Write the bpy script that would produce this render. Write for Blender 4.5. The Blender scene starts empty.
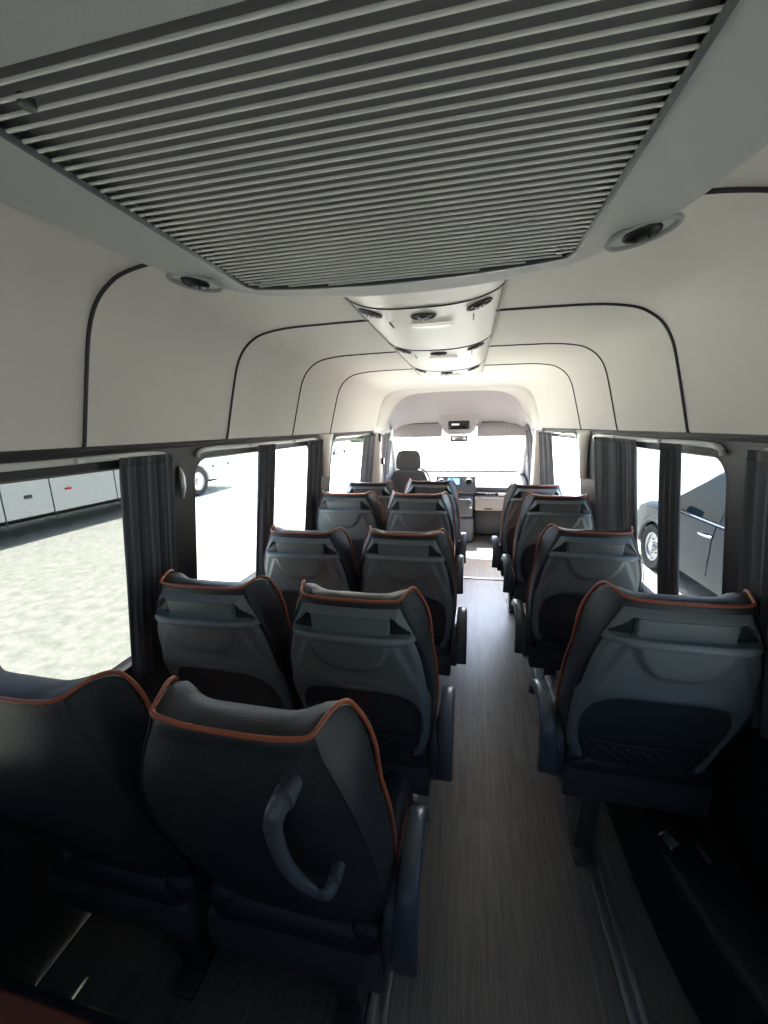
import bpy, bmesh, math, random
from mathutils import Vector, Matrix, noise

random.seed(7)
S = bpy.context.scene
COL = S.collection
PI = math.pi
H = 1.55                    # eye height above the cabin floor
GZ = -0.75                  # level of the yard outside


# ------------------------------------------------------------------ helpers
def sm(a, b, x):
    if a == b:
        return 0.0 if x < a else 1.0
    t = max(0.0, min(1.0, (x - a) / (b - a)))
    return t * t * (3 - 2 * t)


def lerp(a, b, t):
    return a + (b - a) * t


def pl(tab, x):
    """piecewise smooth look-up in a table of (x, y)"""
    if x <= tab[0][0]:
        return tab[0][1]
    for (x0, y0), (x1, y1) in zip(tab, tab[1:]):
        if x <= x1:
            return y0 + (y1 - y0) * (x - x0) / (x1 - x0)
    return tab[-1][1]


def crom(pts, n=6, closed=False):
    P = [Vector(p) for p in pts]
    out = []
    m = len(P)
    for i in range(m if closed else m - 1):
        if closed:
            p0, p1, p2, p3 = P[(i - 1) % m], P[i], P[(i + 1) % m], P[(i + 2) % m]
        else:
            p0, p1, p2, p3 = P[max(i - 1, 0)], P[i], P[i + 1], P[min(i + 2, m - 1)]
        for k in range(n):
            t = k / n
            out.append(0.5 * ((2 * p1) + (p2 - p0) * t + (2 * p0 - 5 * p1 + 4 * p2 - p3) * t * t
                              + (3 * p1 - p0 - 3 * p2 + p3) * t ** 3))
    if not closed:
        out.append(P[-1].copy())
    return out


class B:
    """collects shapes, links them as one mesh object"""

    def __init__(self):
        self.bm = bmesh.new()

    def merge(self, other):
        me = bpy.data.meshes.new('t')
        other.to_mesh(me)
        other.free()
        self.bm.from_mesh(me)
        bpy.data.meshes.remove(me)

    def box(self, c, s, r=0.0, seg=2, rot=None):
        t = bmesh.new()
        bmesh.ops.create_cube(t, size=1)
        for v in t.verts:
            v.co = Vector((v.co.x * s[0], v.co.y * s[1], v.co.z * s[2]))
        if r > 0:
            bmesh.ops.bevel(t, geom=list(t.edges), offset=r, segments=seg, affect='EDGES', profile=0.5)
        if rot is not None:
            bmesh.ops.rotate(t, verts=t.verts, matrix=rot, cent=(0, 0, 0))
        bmesh.ops.translate(t, verts=t.verts, vec=c)
        self.merge(t)
        return self

    def cyl(self, a, b, r0, r1=None, n=24, bev=0.0):
        r1 = r0 if r1 is None else r1
        a, b = Vector(a), Vector(b)
        t = bmesh.new()
        L = (b - a).length
        bmesh.ops.create_cone(t, cap_ends=True, segments=n, radius1=r0, radius2=r1, depth=L)
        if bev:
            es = [e for e in t.edges if abs(e.verts[0].co.z - e.verts[1].co.z) < 1e-6]
            bmesh.ops.bevel(t, geom=es, offset=bev, segments=2, affect='EDGES', profile=0.5)
        q = Vector((0, 0, 1)).rotation_difference((b - a).normalized())
        bmesh.ops.rotate(t, verts=t.verts, matrix=q.to_matrix(), cent=(0, 0, 0))
        bmesh.ops.translate(t, verts=t.verts, vec=(a + b) / 2)
        self.merge(t)
        return self

    def tube(self, pts, r, n=8, closed=False, up=(0, 0, 1), flat=None):
        """tube along points; r number or list; flat = (along-up scale)"""
        P = [Vector(p) for p in pts]
        m = len(P)
        bm = self.bm
        rings = []
        upv = Vector(up)
        for i, p in enumerate(P):
            if closed:
                t = P[(i + 1) % m] - P[i - 1]
            else:
                t = P[min(i + 1, m - 1)] - P[max(i - 1, 0)]
            t.normalize()
            a = t.cross(upv)
            if a.length < 1e-4:
                a = t.cross(Vector((1, 0, 0.01)))
            a.normalize()
            b = a.cross(t).normalized()
            ri = r[i] if isinstance(r, (list, tuple)) else r
            fl = 1.0 if flat is None else flat
            rings.append([bm.verts.new(p + a * math.cos(2 * PI * k / n) * ri + b * math.sin(2 * PI * k / n) * ri * fl)
                          for k in range(n)])
        for i in range(m if closed else m - 1):
            A, C = rings[i], rings[(i + 1) % m]
            for k in range(n):
                bm.faces.new((A[k], A[(k + 1) % n], C[(k + 1) % n], C[k]))
        if not closed:
            bm.faces.new(list(reversed(rings[0])))
            bm.faces.new(rings[-1])
        return self

    def grid(self, f, nu, nv, closed_u=False):
        bm = self.bm
        V = [[bm.verts.new(f(i / (nu if closed_u else nu - 1), j / (nv - 1))) for j in range(nv)] for i in range(nu)]
        for i in range(nu if closed_u else nu - 1):
            for j in range(nv - 1):
                k = (i + 1) % nu
                bm.faces.new((V[i][j], V[k][j], V[k][j + 1], V[i][j + 1]))
        return V

    def prism(self, poly, axis, a, b, r=0.0, seg=2):
        """closed 2-D polygon swept along an axis ('x': poly is (y,z); 'y': (x,z); 'z': (x,y))"""
        t = bmesh.new()

        def P(u, v, w):
            return {'x': (w, u, v), 'y': (u, w, v), 'z': (u, v, w)}[axis]
        A = [t.verts.new(P(u, v, a)) for u, v in poly]
        C = [t.verts.new(P(u, v, b)) for u, v in poly]
        n = len(poly)
        fa = t.faces.new(A)
        fb = t.faces.new(list(reversed(C)))
        for i in range(n):
            t.faces.new((A[(i + 1) % n], A[i], C[i], C[(i + 1) % n]))
        bmesh.ops.recalc_face_normals(t, faces=t.faces)
        if r > 0:
            es = list(fa.edges) + list(fb.edges)
            bmesh.ops.bevel(t, geom=es, offset=r, segments=seg, affect='EDGES', profile=0.5)
        self.merge(t)
        return self

    def build(self, name, mat, parent=None, smooth=True, sub=0, solid=0.0, recalc=True, loc=None):
        bm = self.bm
        if recalc:
            bmesh.ops.recalc_face_normals(bm, faces=bm.faces)
        me = bpy.data.meshes.new(name)
        bm.to_mesh(me)
        bm.free()
        me.materials.append(mat)
        o = bpy.data.objects.new(name, me)
        COL.objects.link(o)
        if smooth:
            me.shade_smooth()
            try:
                me.set_sharp_from_angle(angle=math.radians(42))
            except Exception:
                pass
        if solid:
            m = o.modifiers.new('Solidify', 'SOLIDIFY')
            m.thickness = solid
            m.offset = 0
        if sub:
            m = o.modifiers.new('Subdivision', 'SUBSURF')
            m.levels = m.render_levels = sub
        if loc is not None:
            o.location = loc
        if parent:
            o.parent = parent
        return o


def tag(o, label, cat, group=None, kind=None):
    o['label'] = label
    o['category'] = cat
    if group:
        o['group'] = group
    if kind:
        o['kind'] = kind
    return o


def thing(name, label, cat, loc=(0, 0, 0), group=None, rz=0.0):
    o = bpy.data.objects.new(name, None)
    o.empty_display_size = 0.05
    COL.objects.link(o)
    o.location = loc
    o.rotation_euler = (0, 0, rz)
    return tag(o, label, cat, group)


def struct(o):
    o['kind'] = 'structure'
    return o


def copy_tree(o, parent=None):
    c = o.copy()
    COL.objects.link(c)
    if parent:
        c.parent = parent
    for ch in list(o.children):
        copy_tree(ch, c)
    return c


# ---------------------------------------------------------------- materials
def mat(name, col, rough=0.5, metal=0.0, noise_scale=0, var=0.0, bump=0.0, bump_scale=200, spec=0.5, emit=None, coat=0.0):
    m = bpy.data.materials.new(name)
    m.use_nodes = True
    nt = m.node_tree
    b = nt.nodes['Principled BSDF']
    b.inputs['Base Color'].default_value = (*col, 1)
    b.inputs['Roughness'].default_value = rough
    b.inputs['Metallic'].default_value = metal
    b.inputs['Specular IOR Level'].default_value = spec
    if coat:
        b.inputs['Coat Weight'].default_value = coat
        b.inputs['Coat Roughness'].default_value = 0.05
    tc = nt.nodes.new('ShaderNodeTexCoord')
    if var:
        n = nt.nodes.new('ShaderNodeTexNoise')
        n.inputs['Scale'].default_value = noise_scale or 8
        n.inputs['Detail'].default_value = 5
        nt.links.new(tc.outputs['Object'], n.inputs['Vector'])
        r = nt.nodes.new('ShaderNodeMixRGB')
        r.inputs['Color1'].default_value = (*[c * (1 - var) for c in col], 1)
        r.inputs['Color2'].default_value = (*[min(1, c * (1 + var)) for c in col], 1)
        nt.links.new(n.outputs['Fac'], r.inputs['Fac'])
        nt.links.new(r.outputs['Color'], b.inputs['Base Color'])
    if bump:
        n2 = nt.nodes.new('ShaderNodeTexNoise')
        n2.inputs['Scale'].default_value = bump_scale
        n2.inputs['Detail'].default_value = 3
        nt.links.new(tc.outputs['Object'], n2.inputs['Vector'])
        bp = nt.nodes.new('ShaderNodeBump')
        bp.inputs['Strength'].default_value = bump
        bp.inputs['Distance'].default_value = 0.002
        nt.links.new(n2.outputs['Fac'], bp.inputs['Height'])
        nt.links.new(bp.outputs['Normal'], b.inputs['Normal'])
    if emit:
        b.inputs['Emission Color'].default_value = (*emit[:3], 1)
        b.inputs['Emission Strength'].default_value = emit[3]
    return m


def glass(name, tint, gloss=0.05):
    m = bpy.data.materials.new(name)
    m.use_nodes = True
    nt = m.node_tree
    nt.nodes.clear()
    out = nt.nodes.new('ShaderNodeOutputMaterial')
    mix = nt.nodes.new('ShaderNodeMixShader')
    tr = nt.nodes.new('ShaderNodeBsdfTransparent')
    gl = nt.nodes.new('ShaderNodeBsdfGlossy')
    gl.inputs['Roughness'].default_value = 0.02
    tr.inputs['Color'].default_value = (*tint, 1)
    mix.inputs['Fac'].default_value = gloss
    nt.links.new(tr.outputs[0], mix.inputs[1])
    nt.links.new(gl.outputs[0], mix.inputs[2])
    nt.links.new(mix.outputs[0], out.inputs['Surface'])
    return m


def floor_material():
    m = mat('vinyl_plank', (0.1, 0.09, 0.08), rough=0.36)
    nt = m.node_tree
    b = nt.nodes['Principled BSDF']
    tc = nt.nodes.new('ShaderNodeTexCoord')
    mp = nt.nodes.new('ShaderNodeMapping')
    mp.inputs['Rotation'].default_value = (0, 0, PI / 2)
    nt.links.new(tc.outputs['Object'], mp.inputs['Vector'])
    br = nt.nodes.new('ShaderNodeTexBrick')
    br.inputs['Color1'].default_value = (0.205, 0.185, 0.165, 1)
    br.inputs['Color2'].default_value = (0.160, 0.146, 0.132, 1)
    br.inputs['Mortar'].default_value = (0.23, 0.21, 0.18, 1)
    br.inputs['Scale'].default_value = 1.0
    br.inputs['Mortar Size'].default_value = 0.0012
    br.inputs['Brick Width'].default_value = 1.3
    br.inputs['Row Height'].default_value = 0.135
    nt.links.new(mp.outputs['Vector'], br.inputs['Vector'])
    mp2 = nt.nodes.new('ShaderNodeMapping')
    mp2.inputs['Scale'].default_value = (60, 3, 1)
    nt.links.new(tc.outputs['Object'], mp2.inputs['Vector'])
    n = nt.nodes.new('ShaderNodeTexNoise')
    n.inputs['Scale'].default_value = 1.5
    n.inputs['Detail'].default_value = 6
    n.inputs['Distortion'].default_value = 0.6
    nt.links.new(mp2.outputs['Vector'], n.inputs['Vector'])
    cr = nt.nodes.new('ShaderNodeValToRGB')
    cr.color_ramp.elements[0].position = 0.3
    cr.color_ramp.elements[0].color = (0.6, 0.6, 0.6, 1)
    cr.color_ramp.elements[1].position = 0.75
    cr.color_ramp.elements[1].color = (1.25, 1.25, 1.25, 1)
    nt.links.new(n.outputs['Fac'], cr.inputs['Fac'])
    mx = nt.nodes.new('ShaderNodeMixRGB')
    mx.blend_type = 'MULTIPLY'
    mx.inputs['Fac'].default_value = 0.8
    nt.links.new(br.outputs['Color'], mx.inputs['Color1'])
    nt.links.new(cr.outputs['Color'], mx.inputs['Color2'])
    nt.links.new(mx.outputs['Color'], b.inputs['Base Color'])
    return m


def gravel_material():
    m = mat('pale_gravel', (0.5, 0.5, 0.45), rough=0.95, spec=0.1)
    nt = m.node_tree
    b = nt.nodes['Principled BSDF']
    tc = nt.nodes.new('ShaderNodeTexCoord')
    n = nt.nodes.new('ShaderNodeTexNoise')
    n.inputs['Scale'].default_value = 7.0
    n.inputs['Detail'].default_value = 10
    n.inputs['Roughness'].default_value = 0.75
    nt.links.new(tc.outputs['Object'], n.inputs['Vector'])
    cr = nt.nodes.new('ShaderNodeValToRGB')
    cr.color_ramp.elements[0].position = 0.35
    cr.color_ramp.elements[0].color = (0.35, 0.35, 0.30, 1)
    cr.color_ramp.elements[1].position = 0.62
    cr.color_ramp.elements[1].color = (0.56, 0.56, 0.50, 1)
    nt.links.new(n.outputs['Fac'], cr.inputs['Fac'])
    nt.links.new(cr.outputs['Color'], b.inputs['Base Color'])
    return m


M = dict(
    headliner=mat('headliner_fabric', (0.69, 0.675, 0.635), 0.9, bump=0.25, bump_scale=350, var=0.04, noise_scale=3, spec=0.15),
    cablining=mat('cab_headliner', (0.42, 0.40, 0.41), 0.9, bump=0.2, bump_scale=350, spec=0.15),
    bead=mat('dark_beading', (0.035, 0.035, 0.04), 0.6),
    blacktrim=mat('black_wall_trim', (0.012, 0.013, 0.016), 0.55, bump=0.2, bump_scale=300),
    blackrubber=mat('black_rubber', (0.012, 0.012, 0.013), 0.6),
    floor=floor_material(),
    leather=mat('black_leather', (0.022, 0.026, 0.033), 0.42, bump=0.5, bump_scale=260, spec=0.5),
    orange=mat('orange_leather', (0.50, 0.11, 0.030), 0.5, bump=0.3, bump_scale=260),
    piping=mat('orange_piping', (0.38, 0.10, 0.045), 0.45),
    shell=mat('grey_seat_plastic', (0.175, 0.198, 0.200), 0.48, bump=0.25, bump_scale=700),
    pocket=mat('dark_pocket_panel', (0.055, 0.062, 0.065), 0.6, bump=0.2, bump_scale=500),
    handle=mat('grey_handle_plastic', (0.185, 0.21, 0.215), 0.42, bump=0.1, bump_scale=600),
    net=mat('black_seat_net', (0.035, 0.039, 0.043), 0.65),
    base=mat('charcoal_plastic', (0.058, 0.066, 0.072), 0.42, bump=0.2, bump_scale=500),
    arm=mat('smooth_charcoal_plastic', (0.085, 0.097, 0.110), 0.3),
    steel=mat('dark_steel', (0.09, 0.095, 0.1), 0.4, metal=0.6),
    alu=mat('aluminium', (0.36, 0.37, 0.38), 0.35, metal=0.85),
    red=mat('red_plastic', (0.65, 0.03, 0.03), 0.4),
    curtain=mat('black_curtain_cloth', (0.105, 0.110, 0.125), 0.8, bump=0.3, bump_scale=600, spec=0.25),
    greycurtain=mat('grey_curtain_cloth', (0.14, 0.13, 0.14), 0.85, bump=0.3, bump_scale=600, spec=0.2),
    rail=mat('white_curtain_rail', (0.62, 0.62, 0.62), 0.35),
    unit=mat('grey_unit_plastic', (0.42, 0.43, 0.42), 0.6, bump=0.25, bump_scale=500, spec=0.3),
    slat=mat('grey_slat_plastic', (0.74, 0.74, 0.70), 0.5),
    grillback=mat('dark_grille_back', (0.16, 0.152, 0.154), 0.8),
    duct=mat('pale_duct_vinyl', (0.60, 0.58, 0.53), 0.45, bump=0.15, bump_scale=300, spec=0.4),
    ventblack=mat('black_vent_plastic', (0.01, 0.01, 0.011), 0.4),
    chrome=mat('chrome', (0.75, 0.76, 0.78), 0.2, metal=1.0),
    lens=mat('white_lamp_lens', (0.85, 0.82, 0.78), 0.15, emit=(1.0, 0.93, 0.85, 0.08)),
    amber=mat('dark_red_lens', (0.14, 0.025, 0.02), 0.3),
    beige=mat('pale_pillar_trim', (0.66, 0.64, 0.60), 0.5),
    dash=mat('grey_dashboard_plastic', (0.10, 0.105, 0.115), 0.5, bump=0.2, bump_scale=400),
    dashlight=mat('beige_dashboard_plastic', (0.36, 0.33, 0.30), 0.5, bump=0.2, bump_scale=400),
    screen=mat('blue_display', (0.01, 0.03, 0.1), 0.1, emit=(0.12, 0.35, 1.0, 1.2)),
    black=mat('gloss_black', (0.01, 0.01, 0.012), 0.12),
    white=mat('white_plastic', (0.75, 0.75, 0.76), 0.35),
    driver=mat('dark_grey_cloth', (0.06, 0.06, 0.065), 0.85, bump=0.3, bump_scale=500),
    gravel=gravel_material(),
    buswhite=mat('white_coach_paint', (0.74, 0.76, 0.77), 0.25, coat=0.3),
    seam=mat('dark_panel_gap', (0.05, 0.055, 0.06), 0.6),
    busglass=mat('dark_coach_glass', (0.012, 0.015, 0.02), 0.06),
    tyre=mat('tyre_rubber', (0.02, 0.02, 0.022), 0.8),
    hub=mat('silver_wheel', (0.5, 0.5, 0.52), 0.35, metal=0.7),
    carpaint=mat('dark_blue_car_paint', (0.010, 0.018, 0.034), 0.16, spec=0.3),
    carglass=mat('car_window_glass', (0.010, 0.016, 0.024), 0.04, spec=0.35),
    hedge=mat('dark_green_leaves', (0.05, 0.085, 0.03), 0.9, var=0.5, noise_scale=3),
    archbox=mat('black_carpet', (0.008, 0.008, 0.010), 0.5, bump=0.4, bump_scale=500),
    cushionbrown=mat('rust_red_leather', (0.22, 0.055, 0.03), 0.55, bump=0.3, bump_scale=260),
)
G_REAR = glass('tinted_rear_glass', (0.040, 0.0425, 0.0415), 0.008)
G_SIDE = glass('side_glass', (0.80, 0.82, 0.82), 0.05)
G_RIGHT = glass('tinted_right_glass', (0.082, 0.090, 0.094), 0.012)
G_LEFT = glass('tinted_left_glass', (0.15, 0.158, 0.162), 0.03)
G_BACK_ADDED = glass('dark_added_rear_glass', (0.055, 0.058, 0.06), 0.02)
G_FRONT = glass('windscreen_glass', (0.88, 0.9, 0.9), 0.04)


# ------------------------------------------------------------ the body shell
def WX(z):
    """half width of the cabin wall (inner face) at height z"""
    return 0.862 + (1.515 - z) * 0.11


def rounded_rect(u0, v0, u1, v1, r, n=7):
    pts = []
    for cu, cv, a0 in ((u1 - r, v1 - r, 0), (u0 + r, v1 - r, 90), (u0 + r, v0 + r, 180), (u1 - r, v0 + r, 270)):
        for k in range(n + 1):
            a = math.radians(a0 + 90 * k / n)
            pts.append((cu + r * math.cos(a), cv + r * math.sin(a)))
    return pts


def curve_plate(outer, holes, half):
    cu = bpy.data.curves.new('plate', 'CURVE')
    cu.dimensions = '2D'
    cu.fill_mode = 'BOTH'
    cu.extrude = half
    for poly in [outer] + holes:
        sp = cu.splines.new('POLY')
        sp.points.add(len(poly) - 1)
        for p, (u, v) in zip(sp.points, poly):
            p.co = (u, v, 0, 1)
        sp.use_cyclic_u = True
    o = bpy.data.objects.new('plate', cu)
    COL.objects.link(o)
    bpy.context.view_layer.update()
    dg = bpy.context.evaluated_depsgraph_get()
    me = bpy.data.meshes.new_from_object(o.evaluated_get(dg))
    bpy.data.objects.remove(o)
    bpy.data.curves.remove(cu)
    return me


WZ0, WZ1 = 0.775, 1.452
WINS = [(0.02, 1.115), (1.292, 2.54), (2.86, 4.05), (4.55, 5.30)]


def side_wall(side, name):
    outer = [(-0.75, -0.06), (5.95, -0.06), (5.95, 0.9), (5.35, 1.53), (-0.75, 1.53)]
    holes = []
    for i, (a, b) in enumerate(WINS):
        if i == 3:
            holes.append(rounded_rect(a, 0.88, b, 1.40, 0.06))
        else:
            holes.append(rounded_rect(a, WZ0, b, WZ1, 0.085))
    me = curve_plate(outer, holes, 0.03)
    for v in me.vertices:
        u, z, w = v.co
        v.co = (side * (WX(z) + 0.032 + w), u, z)
    me.update()
    me.materials.clear()
    me.materials.append(M['blacktrim'])
    o = bpy.data.objects.new(name, me)
    COL.objects.link(o)
    bm = bmesh.new()
    bm.from_mesh(me)
    bmesh.ops.remove_doubles(bm, verts=bm.verts, dist=1e-5)
    bmesh.ops.recalc_face_normals(bm, faces=bm.faces)
    bm.to_mesh(me)
    bm.free()
    return struct(o)


side_wall(-1, 'wall_left')
side_wall(1, 'wall_right')

b = B()
b.box((0, 2.6, -0.03), (2.06, 6.7, 0.06))
struct(b.build('floor', M['floor'], smooth=False))
me = curve_plate([(-1.04, -0.06), (1.04, -0.06), (1.04, 1.0), (0.95, 1.96), (-0.95, 1.96), (-1.04, 1.0)],
                 [rounded_rect(-0.80, 0.85, -0.10, 1.50, 0.07), rounded_rect(0.10, 0.85, 0.80, 1.50, 0.07)], 0.02)
for v in me.vertices:
    u, z, w_ = v.co
    v.co = (u, -0.74 + w_, z)
me.materials.clear()
me.materials.append(M['blacktrim'])
o = bpy.data.objects.new('wall_back', me)
COL.objects.link(o)
struct(o)
for k, (a, c) in enumerate(((-0.80, -0.10), (0.10, 0.80))):  # unseen rear door windows, added to light the seat backs from behind
    gb = B()
    gb.tube([(u, -0.735, v) for u, v in rounded_rect(a, 0.85, c, 1.50, 0.07)], 0.012, n=6, closed=True, up=(0, 1, 0))
    fr = struct(gb.build('window_%d' % (10 + k), M['blackrubber']))
    pb = B()
    pb.bm.faces.new([pb.bm.verts.new((u, -0.74, v)) for u, v in rounded_rect(a - .01, 0.84, c + .01, 1.51, 0.07)])
    pb.build('pane', G_BACK_ADDED, fr, smooth=False)
b = B()
b.box((0, 5.93, 0.42), (2.0, 0.05, 0.95))
struct(b.build('wall_front', M['blacktrim'], smooth=False))

# window panes (a frame gasket each)
n = 1
for side in (-1, 1):
    for i, (a, c) in enumerate(WINS):
        z0, z1, r = (WZ0, WZ1, 0.085) if i < 3 else (0.88, 1.40, 0.06)
        if side < 0:
            g = [G_REAR, G_LEFT, G_SIDE, G_SIDE][i]
        else:
            g = [G_RIGHT, G_RIGHT, G_SIDE, G_SIDE][i]
        gb = B()
        poly = rounded_rect(a, z0, c, z1, r)
        gb.tube([(side * (WX(v) + 0.012), u, v) for u, v in poly], 0.012, n=6, closed=True, up=(1, 0, 0))
        fr = gb.build('window_%d' % n, M['blackrubber'])
        struct(fr)
        pb = B()
        poly = rounded_rect(a - 0.015, z0 - 0.015, c + 0.015, z1 + 0.015, r)
        vs = [pb.bm.verts.new((side * (WX(v) + 0.03), u, v)) for u, v in poly]
        pb.bm.faces.new(vs)
        pb.build('pane', g, fr, smooth=False)
        n += 1

# headliner: measured section, swept from behind the camera to the cab arch
SEC = [(0.945, 1.511), (0.862, 1.513), (0.856, 1.53), (0.806, 1.72), (0.779, 1.806), (0.746, 1.861), (0.703, 1.896),
       (0.653, 1.917), (0.555, 1.931), (0.416, 1.935), (0.235, 1.937), (0, 1.938)]


def section():
    half = crom([(x, 0, z) for x, z in SEC[2:]], 4)
    right = [(SEC[0][0], SEC[0][1]), (SEC[1][0], SEC[1][1])] + [(p.x, p.z) for p in half]
    left = [(-x, z) for x, z in right[:-1]]
    return right + left[::-1]


SC = section()
b = B()
ys = [-0.75, 0.3, 0.859, 1.5, 2.142, 2.785, 3.43, 4.0, 4.25]
NS = len(SC)
b.grid(lambda u, v: Vector((SC[round(u * (NS - 1))][0], ys[round(v * (len(ys) - 1))], SC[round(u * (NS - 1))][1])), NS, len(ys))
ceil_o = struct(b.build('ceiling', M['headliner']))

# the arch where the cab begins: a rounded return panel, then the sloping cab lining
def arch(t, w, ztop, zb):
    """points of an arch of half width w: t from 0 (right foot) to 1 (left foot)"""
    r = 0.30
    prof = [(w + 0.06, zb), (w + 0.02, zb + 0.10), (w - 0.03, lerp(zb, ztop, 0.45)), (w - 0.11, lerp(zb, ztop, 0.75)),
            (w - 0.24, lerp(zb, ztop, 0.94)), (w - 0.42, ztop), (0.0, ztop + 0.005)]
    P = [Vector((x, 0, z)) for x, z in prof] + [Vector((-x, 0, z)) for x, z in prof[-2::-1]]
    Q = crom(P, 5)
    return Q[min(len(Q) - 1, round(t * (len(Q) - 1)))]


NA = 61


def arch_f(u, v):
    # v 0: outer ring at headliner section; 1: arch opening
    outer = SC[2:-2]
    k = u * (len(outer) - 1)
    i = int(min(k, len(outer) - 2))
    f = k - i
    ox, oz = lerp(outer[i][0], outer[i + 1][0], f), lerp(outer[i][1], outer[i + 1][1], f)
    p = arch(u, 0.74, 1.905, 1.50)
    s = sm(0, 1, v)
    return Vector((lerp(ox, p.x, v), 4.24 + 0.16 * s, lerp(oz, p.z, v)))


b = B()
b.grid(arch_f, NA, 8)
struct(b.build('trim_1', M['headliner']))


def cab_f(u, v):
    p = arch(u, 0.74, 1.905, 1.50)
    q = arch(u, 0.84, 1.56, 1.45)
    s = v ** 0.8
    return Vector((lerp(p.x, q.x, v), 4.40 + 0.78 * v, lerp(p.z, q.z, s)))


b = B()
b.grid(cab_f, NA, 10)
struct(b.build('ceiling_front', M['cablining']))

# thin dark beads where headliner panels meet
for k, y in enumerate((0.859, 1.5, 2.142, 2.785)):
    b = B()
    b.tube([(x * 0.998, y, z - 0.0015) for x, z in SC[1:-1]], 0.0050 if k < 2 else 0.0034, n=6, up=(0, 1, 0))
    struct(b.build('trim_%d' % (k + 2), M['bead'], ceil_o if False else None))

# black band under the headliner edge, pale wedge covers on the pillars and the cab pillars
tn = 6
for side in (-1, 1):
    b = B()
    b.tube([(side * 0.868, y, 1.502) for y in (-0.7, 1, 2, 3, 4.2)], 0.010, n=8)
    struct(b.build('trim_%d' % tn, M['blackrubber']))
    tn += 1
    # pale wedge on the second pillar
    b = B()
    pts = []
    prof = [(1.508, 0.30), (1.47, 0.22), (1.42, 0.155), (1.36, 0.11), (1.28, 0.075), (1.20, 0.04)]
    V = []
    for z, w in prof:
        row = []
        for k in range(7):
            s = -1 + 2 * k / 6
            row.append(b.bm.verts.new((side * (WX(z) - 0.004 - 0.035 * (1 - s * s)), 2.705 + s * w / 2, z)))
        V.append(row)
    for r0, r1 in zip(V, V[1:]):
        for k in range(6):
            b.bm.faces.new((r0[k], r0[k + 1], r1[k + 1], r1[k]))
    struct(b.build('trim_%d' % tn, M['beige'], solid=0.004))
    tn += 1
    # pillar between sliding window and cab, pale
    b = B()
    b.prism([(4.12, 0.0), (4.36, 0.0), (4.32, 1.50), (4.18, 1.50)], 'x', side * 0.80, side * 0.90, r=0.02)
    struct(b.build('trim_%d' % tn, M['beige']))
    tn += 1
    # windscreen pillar
    b = B()
    b.tube([(side * 0.93, 5.95, 0.78), (side * 0.90, 5.62, 1.12), (side * 0.875, 5.28, 1.45), (side * 0.86, 5.15, 1.56)],
           [0.075, 0.06, 0.055, 0.055], n=12)
    struct(b.build('trim_%d' % tn, M['beige']))
    tn += 1

# windscreen
gb = B()
cor = [(-0.90, 5.90, 0.86), (0.90, 5.90, 0.86), (0.85, 5.18, 1.55), (-0.85, 5.18, 1.55)]
gb.tube(cor, 0.018, n=6, closed=True)
fr = struct(gb.build('window_9', M['blackrubber']))
pb = B()
pb.bm.faces.new([pb.bm.verts.new(c) for c in cor])
pb.build('pane', G_FRONT, fr, smooth=False)

# step edge strip across the aisle
b = B()
b.box((0.28, 3.88, 0.004), (0.62, 0.028, 0.010), 0.003)
tag(b.build('floor_edge_strip', M['alu']), 'thin pale metal strip crossing the aisle floor near the cab', 'floor strip')


# --------------------------------------------------------------------- seats
YR = [(0.40, .165), (0.5, .145), (0.6, .112), (0.7, .074), (0.8, .040), (0.9, .015), (1.0, .002), (1.08, 0.0), (1.14, .012)]
HS = [(0.42, .200), (0.5, .208), (0.6, .217), (0.7, .223), (0.8, .222), (0.9, .209), (0.98, .182), (1.06, .143), (1.12, .130)]


def smooth_tab(tab):
    P = crom([(x, y, 0) for x, y in tab], 6)
    return [(p.x, p.y) for p in P]


YR, HS = smooth_tab(YR), smooth_tab(HS)


def yr(z):
    return pl(YR, z)


def hs(z):
    return pl(HS, z)


def hc(z):
    return pl(HS, z) + lerp(0.004, 0.010, sm(0.95, 1.08, z))


NX, NSD, NV = 13, 3, 22
ZB = 0.42


SIDE_TOP = [(0, 1.084), (0.25, 1.091), (0.5, 1.094), (0.75, 1.085), (0.9, 1.069), (1.0, 1.048)]


def flare(z):
    return lerp(0.006, 0.036, sm(0.88, 1.03, z))


def top_of(kind, s):
    a = abs(s)
    if kind == 'rear':
        return 1.082 + 0.004 * sm(0.62, 1.0, a)
    if kind == 'front':
        return 1.068 + 0.016 * sm(0.45, 0.80, a) - 0.032 * sm(0.84, 1.0, a)
    return pl(SIDE_TOP, s)     # side, s = 0 at rear .. 1 at front


def back_pt(kind, s, z):
    if kind == 'rear':
        x = s * hc(z)
        y = yr(z) + 0.014 * abs(s) ** 3
        return Vector((x, y, z))
    if kind == 'front':
        hf = hc(z) + flare(z)
        a = abs(s)
        dep = lerp(0.085, 0.125, sm(0.5, 1.0, a))
        dep += 0.015 * sm(0.55, 0.42, z)
        x = s * hf
        return Vector((x, yr(z) + dep, z))
    # side: s in 0..1 , handled by caller with sign
    h0, h1 = hc(z), hc(z) + flare(z)
    return Vector((lerp(h0, h1, s) + 0.003 * math.sin(PI * s), yr(z) + lerp(0.014, 0.125, s), z))


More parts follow.
